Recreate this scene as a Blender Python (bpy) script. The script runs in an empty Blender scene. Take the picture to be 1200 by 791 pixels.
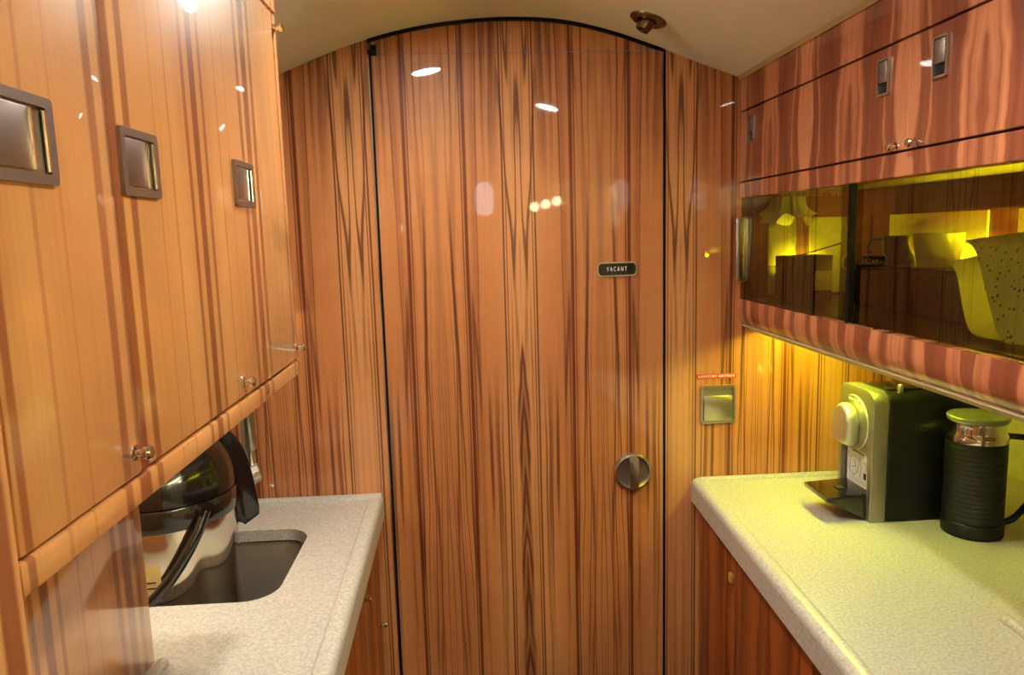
import bpy, bmesh, math, random
from mathutils import Vector, Matrix
random.seed(5)
PI = math.pi
scn = bpy.context.scene
COL = scn.collection

# ------------------------------------------------------------------ camera
cam_d = bpy.data.cameras.new('camera')
cam = bpy.data.objects.new('camera', cam_d)
COL.objects.link(cam)
yaw, pitch, roll = 0.0542409, 0.1387694, -0.0279636
cy, sy, cp, sp = math.cos(yaw), math.sin(yaw), math.cos(pitch), math.sin(pitch)
fw = Vector((sy*cp, cy*cp, -sp))
rt = Vector((cy, -sy, 0))
up = rt.cross(fw)
r2 = rt*math.cos(roll) + up*math.sin(roll)
u2 = up*math.cos(roll) - rt*math.sin(roll)
m = Matrix((r2, u2, -fw)).transposed().to_4x4()
m.translation = Vector((0, 0, 1.385))
cam.matrix_world = m
cam_d.sensor_width = 36
cam_d.sensor_fit = 'HORIZONTAL'
cam_d.lens = 868.46/1200*36
cam_d.clip_start = 0.01
scn.camera = cam

# ------------------------------------------------------------------ light levels, world, exposure
L_DOWN = 105.0        # visible lens of the ceiling downlights
P_DOWN = 6.0        # their beam, W
L_LED_R = 26.0       # yellow strip under the right cabinet
L_LED_L = 60.0        # warm strip under the left cabinet
L_LED_IN = 110.0      # yellow strip inside the glass cabinet
L_SCONCE = 12.0
L_FILL = 560.0        # cove strips added behind the camera, out of view, to brighten the room
W_STR = 4.0
world = bpy.data.worlds.new('world')
scn.world = world
world.use_nodes = True
bg = world.node_tree.nodes['Background']
bg.inputs[0].default_value = (0.72, 0.78, 1.0, 1)
bg.inputs[1].default_value = W_STR
vs = scn.view_settings
vs.view_transform = 'Standard'
vs.look = 'None'
vs.gamma = 1.0
vs.use_curve_mapping = False
vs.exposure = 1.25
try:
    scn.cycles.max_bounces = 10
    scn.cycles.transparent_max_bounces = 16
    scn.cycles.use_denoising = True
    scn.cycles.sample_clamp_indirect = 6.0
except Exception:
    pass


# ------------------------------------------------------------------ materials
def lin(c):
    return tuple(((v/255)/12.92 if v/255 <= 0.04045 else ((v/255+0.055)/1.055)**2.4) for v in c) + (1.0,)


class NT:
    def __init__(self, name):
        self.mat = bpy.data.materials.new(name)
        self.mat.use_nodes = True
        self.t = self.mat.node_tree
        self.bsdf = self.t.nodes['Principled BSDF']

    def node(self, typ, **kw):
        n = self.t.nodes.new(typ)
        for k, v in kw.items():
            setattr(n, k, v)
        return n

    def put(self, sock, v):
        if isinstance(v, bpy.types.NodeSocket):
            self.t.links.new(v, sock)
        elif v is not None:
            sock.default_value = v

    def math(self, op, a, b=None, c=None):
        n = self.node('ShaderNodeMath', operation=op)
        self.put(n.inputs[0], a)
        self.put(n.inputs[1], b)
        if c is not None:
            self.put(n.inputs[2], c)
        return n.outputs[0]

    def step(self, v, a, b, lo=0.0, hi=1.0):
        n = self.node('ShaderNodeMapRange', interpolation_type='SMOOTHSTEP')
        self.put(n.inputs['Value'], v)
        self.put(n.inputs['From Min'], a)
        self.put(n.inputs['From Max'], b)
        self.put(n.inputs['To Min'], lo)
        self.put(n.inputs['To Max'], hi)
        return n.outputs['Result']

    def comb(self, x, y, z):
        n = self.node('ShaderNodeCombineXYZ')
        for i, v in enumerate((x, y, z)):
            self.put(n.inputs[i], v)
        return n.outputs[0]

    def pos(self):
        g = self.node('ShaderNodeNewGeometry')
        s = self.node('ShaderNodeSeparateXYZ')
        self.t.links.new(g.outputs['Position'], s.inputs[0])
        return s.outputs, g.outputs['Position']

    def noise(self, vec, scale=1.0, detail=2.0, rough=0.5):
        n = self.node('ShaderNodeTexNoise')
        self.put(n.inputs['Vector'], vec)
        n.inputs['Scale'].default_value = scale
        n.inputs['Detail'].default_value = detail
        n.inputs['Roughness'].default_value = rough
        return n.outputs['Fac']

    def mix(self, f, a, b, mode='MIX'):
        n = self.node('ShaderNodeMix', data_type='RGBA', blend_type=mode)
        self.put(n.inputs[0], f)
        self.put(n.inputs[6], a)
        self.put(n.inputs[7], b)
        return n.outputs[2]

    def bump(self, h, strength, dist=0.001):
        n = self.node('ShaderNodeBump')
        n.inputs['Strength'].default_value = strength
        n.inputs['Distance'].default_value = dist
        self.put(n.inputs['Height'], h)
        self.put(self.bsdf.inputs['Normal'], n.outputs[0])

    def set(self, **kw):
        for k, v in kw.items():
            self.put(self.bsdf.inputs[k], v)
        return self.mat


def wood(name, axis, x0, fl, base, base2, streak, line, seed, uk=22.0, broad=0.55, lk=7.0, lmask=0.5, lstr=0.75,
         stripes=(), core=None, zk=1.0, coat=1.0, edge=(0.46, 0.66), warpk=0.022, jag=0.006, second=0.0):
    """Lacquered book-matched veneer: the figure is mirrored about x0 every fl metres, grain runs up Z."""
    N = NT(name)
    p, _ = N.pos()
    s = N.math('SUBTRACT', p[axis], x0)
    z = p[2]
    u0 = N.math('PINGPONG', s, fl)
    z1 = N.math('MULTIPLY', z, 1.0*zk)
    warp = N.math('SUBTRACT', N.noise(N.comb(N.math('MULTIPLY', u0, 7.0), N.math('MULTIPLY', z1, 1.5), seed), 1, 2), 0.5)
    warp2 = N.math('SUBTRACT', N.noise(N.comb(N.math('MULTIPLY', u0, 30.0), N.math('MULTIPLY', z1, 7.0), seed+3.3), 1, 2), 0.5)
    u = N.math('ADD', u0, N.math('MULTIPLY', warp, warpk))
    u = N.math('ADD', u, N.math('MULTIPLY', warp2, jag))
    nb = N.noise(N.comb(N.math('MULTIPLY', u, uk*1.6), N.math('MULTIPLY', z1, 0.55), seed+7.1), 1, 2.5)
    fb = N.step(nb, edge[0], edge[1])
    nl = N.noise(N.comb(N.math('MULTIPLY', u, 9.0), N.math('MULTIPLY', z1, 0.8), seed+11.7), 1, 1)
    fine = N.noise(N.comb(N.math('MULTIPLY', u, 300.0), N.math('MULTIPLY', z1, 5.0), seed+17.0), 1, 2)
    nc = N.noise(N.comb(N.math('MULTIPLY', u, uk), N.math('MULTIPLY', z1, 0.75), seed+23.9), 1, 1.2)
    fr = N.math('FRACT', N.math('MULTIPLY', nc, lk))
    dl = N.math('ABSOLUTE', N.math('SUBTRACT', fr, 0.5))
    ln = N.step(dl, 0.03, 0.15, 1.0, 0.0)
    mk = N.step(N.noise(N.comb(N.math('MULTIPLY', u, 15.0), N.math('MULTIPLY', z1, 1.1), seed+31.0), 1, 1), lmask-0.07, lmask+0.09)
    rip2 = N.noise(N.comb(N.math('MULTIPLY', u0, 22.0), N.math('MULTIPLY', z, 26.0), seed+41.0), 1, 2)
    col = N.mix(N.step(nl, 0.3, 0.7), base, base2)
    if second:
        nc2 = N.noise(N.comb(N.math('MULTIPLY', u, 52.0), N.math('MULTIPLY', z1, 0.6), seed+51.0), 1, 1.5)
        dl2 = N.math('ABSOLUTE', N.math('SUBTRACT', N.math('FRACT', N.math('MULTIPLY', nc2, 5.0)), 0.5))
        mk2 = N.step(N.noise(N.comb(N.math('MULTIPLY', u, 20.0), N.math('MULTIPLY', z1, 1.6), seed+57.0), 1, 1), 0.4, 0.6)
        col = N.mix(N.math('MULTIPLY', N.math('MULTIPLY', N.step(dl2, 0.03, 0.17, 1.0, 0.0), mk2), second), col, line)
    col = N.mix(N.math('MULTIPLY', fb, broad), col, streak)
    col = N.mix(N.math('MULTIPLY', N.math('MULTIPLY', ln, mk), lstr), col, line)
    for (uc, w, st, c) in stripes:
        uw = N.math('ADD', u0, N.math('MULTIPLY', warp, 0.007))
        d = N.math('ABSOLUTE', N.math('SUBTRACT', uw, uc))
        col = N.mix(N.math('MULTIPLY', N.step(d, w*0.45, w, 1.0, 0.0), st), col, c)
    if core:
        ztop, k, wmax, c = core
        w = N.math('MINIMUM', N.math('MULTIPLY', N.math('SUBTRACT', ztop, z), k), wmax)
        d = N.math('ADD', N.math('ABSOLUTE', s), N.math('MULTIPLY', warp2, 0.018))
        mcore = N.step(N.math('SUBTRACT', w, d), 0.0, 0.006)
        rip = N.math('FRACT', N.math('ADD', N.math('MULTIPLY', z, 9.0), N.math('MULTIPLY', d, 110.0)))
        rip = N.step(N.math('ABSOLUTE', N.math('SUBTRACT', rip, 0.5)), 0.1, 0.45, 0.95, 0.5)
        col = N.mix(N.math('MULTIPLY', mcore, rip), col, c)
    g = N.math('ADD', N.math('MULTIPLY', fine, 0.24), N.math('ADD', N.math('MULTIPLY', rip2, 0.16), 0.80))
    gn = N.node('ShaderNodeCombineColor')
    for i in range(3):
        N.put(gn.inputs[i], g)
    col = N.mix(1.0, col, gn.outputs[0], 'MULTIPLY')
    N.set(**{'Base Color': col, 'Roughness': 0.45, 'Specular IOR Level': 0.25, 'Coat Weight': coat, 'Coat Roughness': 0.03, 'Coat IOR': 1.5})
    return N.mat


DK = lin((76, 30, 12))
RD = lin((104, 40, 18))
W_BACK = wood('bookmatched_veneer', 0, 0.092, 0.148, lin((204, 138, 84)), lin((188, 116, 66)), lin((140, 78, 42)), DK, 3.0,
              uk=30, broad=0.6, lk=7.0, lmask=0.50, lstr=0.8, zk=0.8, second=0.75,
              stripes=((0.095, 0.0042, 0.9, RD), (0.101, 0.0018, 0.7, DK), (0.029, 0.0022, 0.8, DK), (0.024, 0.0014, 0.7, DK)),
              core=(1.24, 0.075, 0.013, lin((96, 42, 18))))
W_RIGHT = wood('rosy_veneer', 1, 0.961, 0.127, lin((212, 142, 98)), lin((192, 114, 74)), lin((128, 62, 38)), lin((100, 44, 26)), 41.0,
               uk=20, broad=0.85, lk=4.0, lmask=0.5, lstr=0.5, second=0.35, edge=(0.46, 0.56), zk=2.0, warpk=0.03, jag=0.022,
               stripes=((0.062, 0.012, 0.6, lin((124, 58, 36))), (0.1, 0.004, 0.5, lin((124, 58, 36)))))
W_LEFT = wood('golden_veneer', 1, 0.481, 0.148, lin((216, 155, 91)), lin((205, 138, 79)), lin((166, 96, 50)), lin((136, 70, 36)), 77.0,
              uk=6, broad=0.55, lk=4.0, lmask=0.58, lstr=0.35, edge=(0.5, 0.72), zk=1.3,
              stripes=((0.002, 0.0085, 0.85, lin((128, 58, 28))), (0.023, 0.0065, 0.75, lin((138, 64, 32))), (0.147, 0.0075, 0.85, lin((128, 58, 28))), (0.128, 0.0045, 0.7, lin((138, 64, 32))), (0.092, 0.0026, 0.4, lin((160, 88, 48))), (0.066, 0.0018, 0.3, lin((160, 88, 48)))))
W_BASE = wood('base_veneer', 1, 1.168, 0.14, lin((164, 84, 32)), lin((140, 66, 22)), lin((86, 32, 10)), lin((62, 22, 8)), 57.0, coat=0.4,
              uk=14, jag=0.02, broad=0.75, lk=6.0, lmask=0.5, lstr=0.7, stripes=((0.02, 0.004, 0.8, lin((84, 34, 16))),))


def simple(name, col, rough=0.5, metal=0.0, coat=0.0, var=0.06, scale=40.0, **kw):
    """A plain material with a faint mottling so that no surface is one dead flat colour."""
    N = NT(name)
    _, P = N.pos()
    n = N.noise(P, scale, 3)
    c2 = tuple(min(1, v*(1+var*3)) for v in col[:3]) + (1,)
    c1 = tuple(v*(1-var*3) for v in col[:3]) + (1,)
    N.set(**{'Base Color': N.mix(n, c1, c2), 'Roughness': rough, 'Metallic': metal, 'Coat Weight': coat})
    N.set(**kw)
    return N.mat


def stone():
    N = NT('speckled_solid_surface')
    _, P = N.pos()
    n1 = N.noise(P, 260, 3)
    n2 = N.noise(P, 120, 2)
    v = N.node('ShaderNodeTexVoronoi')
    v.inputs['Scale'].default_value = 300
    N.put(v.inputs['Vector'], P)
    c = N.mix(N.step(n1, 0.32, 0.68), lin((178, 167, 150)), lin((204, 194, 178)))
    c = N.mix(N.step(n2, 0.55, 0.75, 0, 0.2), c, lin((160, 144, 126)))
    c = N.mix(N.step(v.outputs['Distance'], 0.06, 0.16, 0.4, 0.0), c, lin((232, 224, 206)))
    N.set(**{'Base Color': c, 'Roughness': 0.32, 'Coat Weight': 0.25, 'Coat Roughness': 0.15})
    return N.mat


def fabric():
    N = NT('tan_headliner')
    _, P = N.pos()
    n = N.noise(P, 900, 2)
    n2 = N.noise(P, 25, 2)
    c = N.mix(n, lin((226, 212, 178)), lin((238, 224, 192)))
    c = N.mix(N.math('MULTIPLY', n2, 0.25), c, lin((216, 200, 166)))
    N.set(**{'Base Color': c, 'Roughness': 0.85, 'Sheen Weight': 0.2})
    N.bump(n, 0.15)
    return N.mat


def brushed(name, col, rough, axis, scale=1600.0):
    N = NT(name)
    p, _ = N.pos()
    q = [N.math('MULTIPLY', p[i], scale if i == axis else 6.0) for i in range(3)]
    n = N.noise(N.comb(*q), 1, 2)
    c = N.mix(n, tuple(v*0.985 for v in col[:3])+(1,), tuple(min(1, v*1.01) for v in col[:3])+(1,))
    N.set(**{'Base Color': c, 'Metallic': 1.0, 'Roughness': N.step(n, 0.2, 0.8, rough*0.99, rough*1.01)})
    return N.mat


def emit(name, col, strength):
    N = NT(name)
    N.set(**{'Base Color': (0.8, 0.8, 0.8, 1), 'Emission Color': col, 'Emission Strength': strength})
    return N.mat


def tinted_glass(name, tint, rough=0.0, refl=1.0):
    N = NT(name)
    out = N.t.nodes['Material Output']
    tr = N.node('ShaderNodeBsdfTransparent')
    tr.inputs[0].default_value = tint
    gl = N.node('ShaderNodeBsdfGlossy')
    gl.inputs['Roughness'].default_value = rough
    gl.inputs['Color'].default_value = (refl, refl, refl, 1)
    fr = N.node('ShaderNodeFresnel')
    fr.inputs[0].default_value = 1.5
    mx = N.node('ShaderNodeMixShader')
    ge = N.node('ShaderNodeNewGeometry')
    N.put(mx.inputs[0], N.math('MULTIPLY', fr.outputs[0], N.math('SUBTRACT', 1.0, ge.outputs['Backfacing'])))
    N.t.links.new(tr.outputs[0], mx.inputs[1])
    N.t.links.new(gl.outputs[0], mx.inputs[2])
    N.t.links.new(mx.outputs[0], out.inputs[0])
    return N.mat


def perforated():
    """Pale plastic with scattered dark cut-outs printed all over it."""
    N = NT('perforated_plastic')
    p, P = N.pos()
    v = N.node('ShaderNodeTexVoronoi')
    v.inputs['Scale'].default_value = 150
    v.inputs['Randomness'].default_value = 0.85
    w = N.noise(P, 130, 2)
    N.put(v.inputs['Vector'], P)
    f = N.step(N.math('ADD', v.outputs['Distance'], N.math('MULTIPLY', w, 0.5)), 0.44, 0.52, 1.0, 0.0)
    N.set(**{'Base Color': N.mix(f, lin((188, 182, 150)), lin((64, 52, 24))), 'Roughness': 0.35, 'Transmission Weight': 0.0, 'Subsurface Weight': 0.0})
    return N.mat


M = dict(
    stone=stone(), fabric=fabric(),
    dark_gap=simple('dark_shadow_gap_wood', lin((46, 16, 10)), 0.6),
    black_seal=simple('black_rubber_seal', lin((10, 9, 9)), 0.5, **{'Specular IOR Level': 0.12}),
    nickel=brushed('satin_nickel', lin((160, 146, 136)), 0.42, 2),
    nickel_lt=brushed('pale_satin_nickel', lin((196, 188, 172)), 0.28, 2),
    chrome=simple('polished_chrome', lin((216, 212, 204)), 0.07, 1.0, var=0.01),
    steel=brushed('brushed_steel', lin((206, 198, 186)), 0.11, 2, 300),
    sinksteel=brushed('dull_sink_steel', lin((176, 168, 156)), 0.5, 0),
    titan=brushed('titanium_grey_metal', lin((168, 163, 154)), 0.5, 2, 500),
    silver=brushed('silver_lever', lin((214, 210, 202)), 0.45, 2, 400),
    bronze=simple('bronze_metal', lin((112, 92, 66)), 0.25, 1.0),
    black_gloss=simple('black_gloss_plastic', lin((13, 12, 12)), 0.2, coat=0.6),
    black_matt=simple('black_matt_plastic', lin((12, 11, 11)), 0.42, **{'Specular IOR Level': 0.3}),
    black_rub=simple('black_ribbed_rubber', lin((17, 16, 16)), 0.45, **{'Specular IOR Level': 0.35}),
    cream=simple('cream_laminate', lin((214, 202, 168)), 0.5),
    bead=simple('cream_bead_and_reflection', lin((182, 156, 108)), 0.5),
    white=simple('white_paper', lin((232, 228, 220)), 0.6, var=0.02),
    ink=simple('grey_ink', lin((150, 140, 124)), 0.6),
    ink_dk=simple('black_ink', lin((26, 24, 24)), 0.6),
    lettering=simple('white_lettering', lin((226, 224, 216)), 0.5, var=0.01),
    red=simple('red_placard', lin((196, 44, 24)), 0.45),
    carpet=simple('dark_carpet', lin((70, 58, 48)), 0.95, var=0.12, scale=300),
    shell=simple('cabin_lining', lin((178, 160, 132)), 0.7),
    yglow=simple('metallic_splash_panel', lin((210, 200, 150)), 0.38, var=0.1, scale=60),
    post=wood('cabinet_post_wood', 2, 0.3, 0.2, lin((116, 54, 28)), lin((100, 44, 22)), lin((72, 30, 16)), DK, 91.0),
    crate=wood('dark_crate_wood', 1, 0.9, 0.1, lin((64, 30, 20)), lin((52, 24, 16)), lin((36, 16, 12)), lin((24, 10, 8)), 95.0, coat=0.3),
    tag=simple('tan_tag', lin((186, 160, 96)), 0.6),
    ceramic=simple('pale_ceramic', lin((206, 198, 164)), 0.25, coat=0.3, var=0.02),
    dullplastic=simple('dull_olive_plastic', lin((128, 124, 92)), 0.3, coat=0.4),
    frosted=simple('frosted_clear_plastic', lin((206, 206, 190)), 0.22, **{'Transmission Weight': 0.8, 'Roughness': 0.3}),
    dark_ceramic=simple('dark_ceramic', lin((48, 36, 24)), 0.25, coat=0.3),
    perf=perforated(),
    smoke=tinted_glass('smoked_glass', (0.60, 0.60, 0.36, 1)),
    clear=tinted_glass('clear_plastic', (0.86, 0.86, 0.8, 1), 0.12),
    lidplastic=tinted_glass('clear_lid_plastic', (0.62, 0.64, 0.6, 1), 0.12),
    brass=simple('brass_catch', lin((224, 178, 100)), 0.4, 0.4),
    down=emit('downlight_lamp', (0.96, 1.0, 0.93, 1), L_DOWN),
    led_r=emit('yellow_led', (0.83, 1.0, 0.05, 1), L_LED_R),
    led_l=emit('warm_led', (1.0, 0.91, 0.68, 1), L_LED_L),
    led_in=emit('cabinet_led', (1.0, 0.92, 0.02, 1), L_LED_IN),
    sconce=emit('sconce_lamp', (1.0, 0.85, 0.5, 1), L_SCONCE),
    cove=emit('fill_lamp', (0.96, 1.0, 0.92, 1), L_FILL),
)


# ------------------------------------------------------------------ mesh helpers
def rootloc(o):
    v = Vector((0, 0, 0))
    while o is not None:
        v += Vector(o.location)
        o = o.parent
    return v


def obj(name, bm, mat, parent=None, smooth=35, origin=None):
    """Link a bmesh built in world coordinates as ONE mesh object."""
    bmesh.ops.recalc_face_normals(bm, faces=bm.faces)
    off = rootloc(parent) if parent is not None else (Vector(origin) if origin else Vector((0, 0, 0)))
    bmesh.ops.translate(bm, verts=bm.verts, vec=-off)
    for f in bm.faces:
        f.smooth = True
    lim = math.radians(smooth)
    for e in bm.edges:
        if len(e.link_faces) == 2 and e.calc_face_angle(0) > lim:
            e.smooth = False
    me = bpy.data.meshes.new(name)
    bm.to_mesh(me)
    bm.free()
    me.materials.append(mat)
    o = bpy.data.objects.new(name, me)
    COL.objects.link(o)
    if parent is not None:
        o.parent = parent
    elif origin:
        o.location = origin
    return o


def thing(name, label, cat, loc, group=None):
    o = bpy.data.objects.new(name, None)
    o.empty_display_size = 0.03
    COL.objects.link(o)
    o.location = loc
    o['label'] = label
    o['category'] = cat
    if group:
        o['group'] = group
    return o


def tag(o, label, cat, group=None, kind=None):
    if label:
        o['label'] = label
    if cat:
        o['category'] = cat
    if group:
        o['group'] = group
    if kind:
        o['kind'] = kind
    return o


def struct(name, bm, mat, label=None, cat=None, **kw):
    o = obj(name, bm, mat, **kw)
    return tag(o, label, cat, kind='structure')


def BM():
    return bmesh.new()


def box(bm, lo, hi, bev=0.0, seg=2):
    x0, y0, z0 = lo
    x1, y1, z1 = hi
    vs_ = [bm.verts.new(c) for c in ((x0, y0, z0), (x1, y0, z0), (x1, y1, z0), (x0, y1, z0), (x0, y0, z1), (x1, y0, z1), (x1, y1, z1), (x0, y1, z1))]
    fs = [bm.faces.new([vs_[i] for i in q]) for q in ((3, 2, 1, 0), (4, 5, 6, 7), (0, 1, 5, 4), (1, 2, 6, 5), (2, 3, 7, 6), (3, 0, 4, 7))]
    if bev > 0:
        es = list({e for f in fs for e in f.edges})
        bmesh.ops.bevel(bm, geom=es, offset=bev, segments=seg, affect='EDGES', profile=0.5)
    return bm


AX = {'x': (1, 2, 0), 'y': (0, 2, 1), 'z': (0, 1, 2)}     # profile axes, extrusion axis


def prism(bm, pts, axis, a, b, bev=0.0, seg=2, shear=None):
    """Polygon pts (2D, the two axes other than `axis` in order) extruded from a to b."""
    i, j, k = AX[axis]

    def mk(p, w):
        c = [0, 0, 0]
        c[i], c[j], c[k] = p[0], p[1], w
        if shear:
            c = shear(c)
        return bm.verts.new(c)
    A = [mk(p, a) for p in pts]
    B = [mk(p, b) for p in pts]
    n = len(pts)
    fa = bm.faces.new(A)
    fb = bm.faces.new(B[::-1])
    for q in range(n):
        bm.faces.new((A[q], A[(q+1) % n], B[(q+1) % n], B[q]))
    if bev > 0:
        es = list(set(fa.edges) | set(fb.edges))
        bmesh.ops.bevel(bm, geom=es, offset=bev, segments=seg, affect='EDGES', profile=0.5)
    return bm


def rrect(x0, y0, x1, y1, r, n=6, corners=(1, 1, 1, 1)):
    """Rounded rectangle outline: corners are (x1,y1),(x0,y1),(x0,y0),(x1,y0)."""
    pts = []
    for q, (cx, cy_, a0) in enumerate(((x1-r, y1-r, 0), (x0+r, y1-r, 90), (x0+r, y0+r, 180), (x1-r, y0+r, 270))):
        if corners[q]:
            for t in range(n+1):
                a = math.radians(a0+90*t/n)
                pts.append((cx+r*math.cos(a), cy_+r*math.sin(a)))
        else:
            pts.append(((x1, x0, x0, x1)[q], (y1, y1, y0, y0)[q]))
    return pts


def ring(bm, outer, inner, axis, a, b):
    """A frame: outer outline with a hole (same point count), extruded from a to b."""
    i, j, k = AX[axis]

    def mk(p, w):
        c = [0, 0, 0]
        c[i], c[j], c[k] = p[0], p[1], w
        return bm.verts.new(c)
    oa, ob = [mk(p, a) for p in outer], [mk(p, b) for p in outer]
    ia, ib = [mk(p, a) for p in inner], [mk(p, b) for p in inner]
    n = len(outer)
    for q in range(n):
        w = (q+1) % n
        bm.faces.new((oa[q], oa[w], ob[w], ob[q]))
        bm.faces.new((ia[q], ib[q], ib[w], ia[w]))
        bm.faces.new((ob[q], ob[w], ib[w], ib[q]))
        bm.faces.new((oa[q], ia[q], ia[w], oa[w]))
    return bm


def lathe(bm, prof, c, axis='z', seg=48, kr=1.0, kh=1.0):
    """Revolve (radius, height) about an axis through c."""
    rings = []
    for (r, h) in prof:
        r, h = r*kr, h*kh
        row = []
        if r < 1e-6:
            row = [None]
        for t in range(seg if r >= 1e-6 else 1):
            a = 2*PI*t/seg
            p, q = r*math.cos(a), r*math.sin(a)
            v = {'z': (p, q, h), 'y': (p, h, q), 'x': (h, p, q)}[axis]
            w = bm.verts.new((c[0]+v[0], c[1]+v[1], c[2]+v[2]))
            if r < 1e-6:
                row[0] = w
            else:
                row.append(w)
        rings.append(row)
    for A, B in zip(rings, rings[1:]):
        for t in range(seg):
            w = (t+1) % seg
            a0, a1 = A[t % len(A)], A[w % len(A)]
            b0, b1 = B[t % len(B)], B[w % len(B)]
            q = []
            for v in (a0, a1, b1, b0):
                if v not in q:
                    q.append(v)
            if len(q) > 2:
                bm.faces.new(q)
    return bm


def tube(bm, pts, rad, seg=12, caps=True, flat=1.0):
    """Sweep a circle (or an ellipse, flat<1) along points; rad may be a list."""
    pts = [Vector(p) for p in pts]
    n = len(pts)
    rr = rad if isinstance(rad, (list, tuple)) else [rad]*n
    prev = None
    rows = []
    for i, p in enumerate(pts):
        t = (pts[min(i+1, n-1)] - pts[max(i-1, 0)]).normalized()
        if prev is None:
            prev = t.orthogonal().normalized()
        nrm = (prev - t*prev.dot(t)).normalized()
        prev = nrm
        b = t.cross(nrm)
        rows.append([bm.verts.new(p + nrm*(rr[i]*math.cos(2*PI*k/seg)) + b*(rr[i]*flat*math.sin(2*PI*k/seg))) for k in range(seg)])
    for A, B in zip(rows, rows[1:]):
        for k in range(seg):
            w = (k+1) % seg
            bm.faces.new((A[k], A[w], B[w], B[k]))
    if caps:
        bm.faces.new(rows[0][::-1])
        bm.faces.new(rows[-1])
    return bm


def spline(pts, n=8):
    """Catmull-Rom through the points."""
    P = [Vector(p) for p in pts]
    P = [P[0]*2-P[1]] + P + [P[-1]*2-P[-2]]
    out = []
    for i in range(1, len(P)-2):
        for k in range(n):
            t = k/n
            a, b, c, d = P[i-1], P[i], P[i+1], P[i+2]
            out.append(0.5*((2*b)+(c-a)*t+(2*a-5*b+4*c-d)*t*t+(3*b-a-3*c+d)*t*t*t))
    out.append(P[-2])
    return out


def text_bm(s, size, mat4, depth=0.0003, spacing=1.0):
    """Lettering as a mesh; mat4 takes text space (x right, y up, z out) to the world."""
    cu = bpy.data.curves.new('lettering', 'FONT')
    cu.body = s
    cu.size = size
    cu.align_x = 'CENTER'
    cu.align_y = 'CENTER'
    cu.extrude = depth
    cu.space_character = spacing
    o = bpy.data.objects.new('lettering', cu)
    COL.objects.link(o)
    dg = bpy.context.evaluated_depsgraph_get()
    me = bpy.data.meshes.new_from_object(o.evaluated_get(dg))
    bm = BM()
    bm.from_mesh(me)
    bmesh.ops.transform(bm, matrix=mat4, verts=bm.verts)
    bpy.data.objects.remove(o)
    bpy.data.curves.remove(cu)
    bpy.data.meshes.remove(me)
    return bm


def cut(bm, cutter):
    """bm minus cutter (both closed), returned as a new bmesh."""
    os_ = []
    for b in (bm, cutter):
        bmesh.ops.recalc_face_normals(b, faces=b.faces)
        me = bpy.data.meshes.new('tmp')
        b.to_mesh(me)
        b.free()
        o = bpy.data.objects.new('tmp', me)
        COL.objects.link(o)
        os_.append(o)
    md = os_[0].modifiers.new('cut', 'BOOLEAN')
    md.object = os_[1]
    md.operation = 'DIFFERENCE'
    md.solver = 'EXACT'
    dg = bpy.context.evaluated_depsgraph_get()
    me = bpy.data.meshes.new_from_object(os_[0].evaluated_get(dg))
    out = BM()
    out.from_mesh(me)
    for o in os_:
        d = o.data
        bpy.data.objects.remove(o)
        bpy.data.meshes.remove(d)
    bpy.data.meshes.remove(me)
    return out


YW = 1.35            # face of the galley bulkhead
XL, XR = -0.62, 1.0  # cabin side linings
YB = -1.65           # rear bulkhead
CEIL = [(-0.62, 1.622), (-0.40, 1.634), (-0.309, 1.672), (-0.2, 1.713), (-0.1, 1.740), (0, 1.754), (0.09, 1.758), (0.18, 1.752), (0.27, 1.731), (0.352, 1.703), (0.42, 1.677), (0.496, 1.650), (0.56, 1.63), (1.0, 1.63)]


def ceil_z(x):
    for (a, za), (b, zb) in zip(CEIL, CEIL[1:]):
        if a <= x <= b:
            # catmull-rom style smoothing between the table's points
            i = CEIL.index((a, za))
            p0 = CEIL[max(i-1, 0)][1]
            p3 = CEIL[min(i+2, len(CEIL)-1)][1]
            t = (x-a)/(b-a)
            return 0.5*((2*za)+(zb-p0)*t+(2*p0-5*za+4*zb-p3)*t*t+(3*za-p0-3*zb+p3)*t*t*t) if -0.35 < a and b < 0.45 else za+(zb-za)*t
    return CEIL[-1][1]


def arc_x(a, b, n=40):
    return [(a+(b-a)*i/n, ceil_z(a+(b-a)*i/n)) for i in range(n+1)]


# ================================================================== THE SETTING
struct('floor', box(BM(), (XL, YB, -0.02), (XR, 1.42, 0.0)), M['carpet'])
top = arc_x(XL, XR, 90)
struct('ceiling', prism(BM(), top + [(x, z+0.03) for x, z in top[::-1]], 'y', YB, 1.42), M['fabric'])
struct('wall_left', box(BM(), (XL-0.02, YB, 0), (XL, 1.42, 1.66)), M['shell'])
struct('wall_right', box(BM(), (XR, YB, 0), (XR+0.02, 1.42, 1.66)), M['cream'])
wr = box(BM(), (XL, YB-0.03, 0), (XR, YB, 1.8))
for (a, b) in ((-0.42, -0.30), (0.045, 0.155)):
    wr = cut(wr, prism(BM(), rrect(a, 1.49, b, 1.69, 0.05), 'y', YB-0.1, YB+0.1))
struct('wall_rear', wr, M['shell'])
for i, (a, b) in enumerate(((-0.42, -0.30), (0.045, 0.155))):
    fr_ = ring(BM(), rrect(a-0.012, 1.478, b+0.012, 1.702, 0.06), rrect(a+0.004, 1.494, b-0.004, 1.686, 0.046), 'y', YB-0.02, YB+0.008)
    w_ = struct('window_%d' % (i+1), fr_, M['cream'])
    tag(obj('pane', prism(BM(), rrect(a+0.002, 1.492, b-0.002, 1.688, 0.048), 'y', YB-0.018, YB-0.014), M['clear'], w_), None, None)

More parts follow.
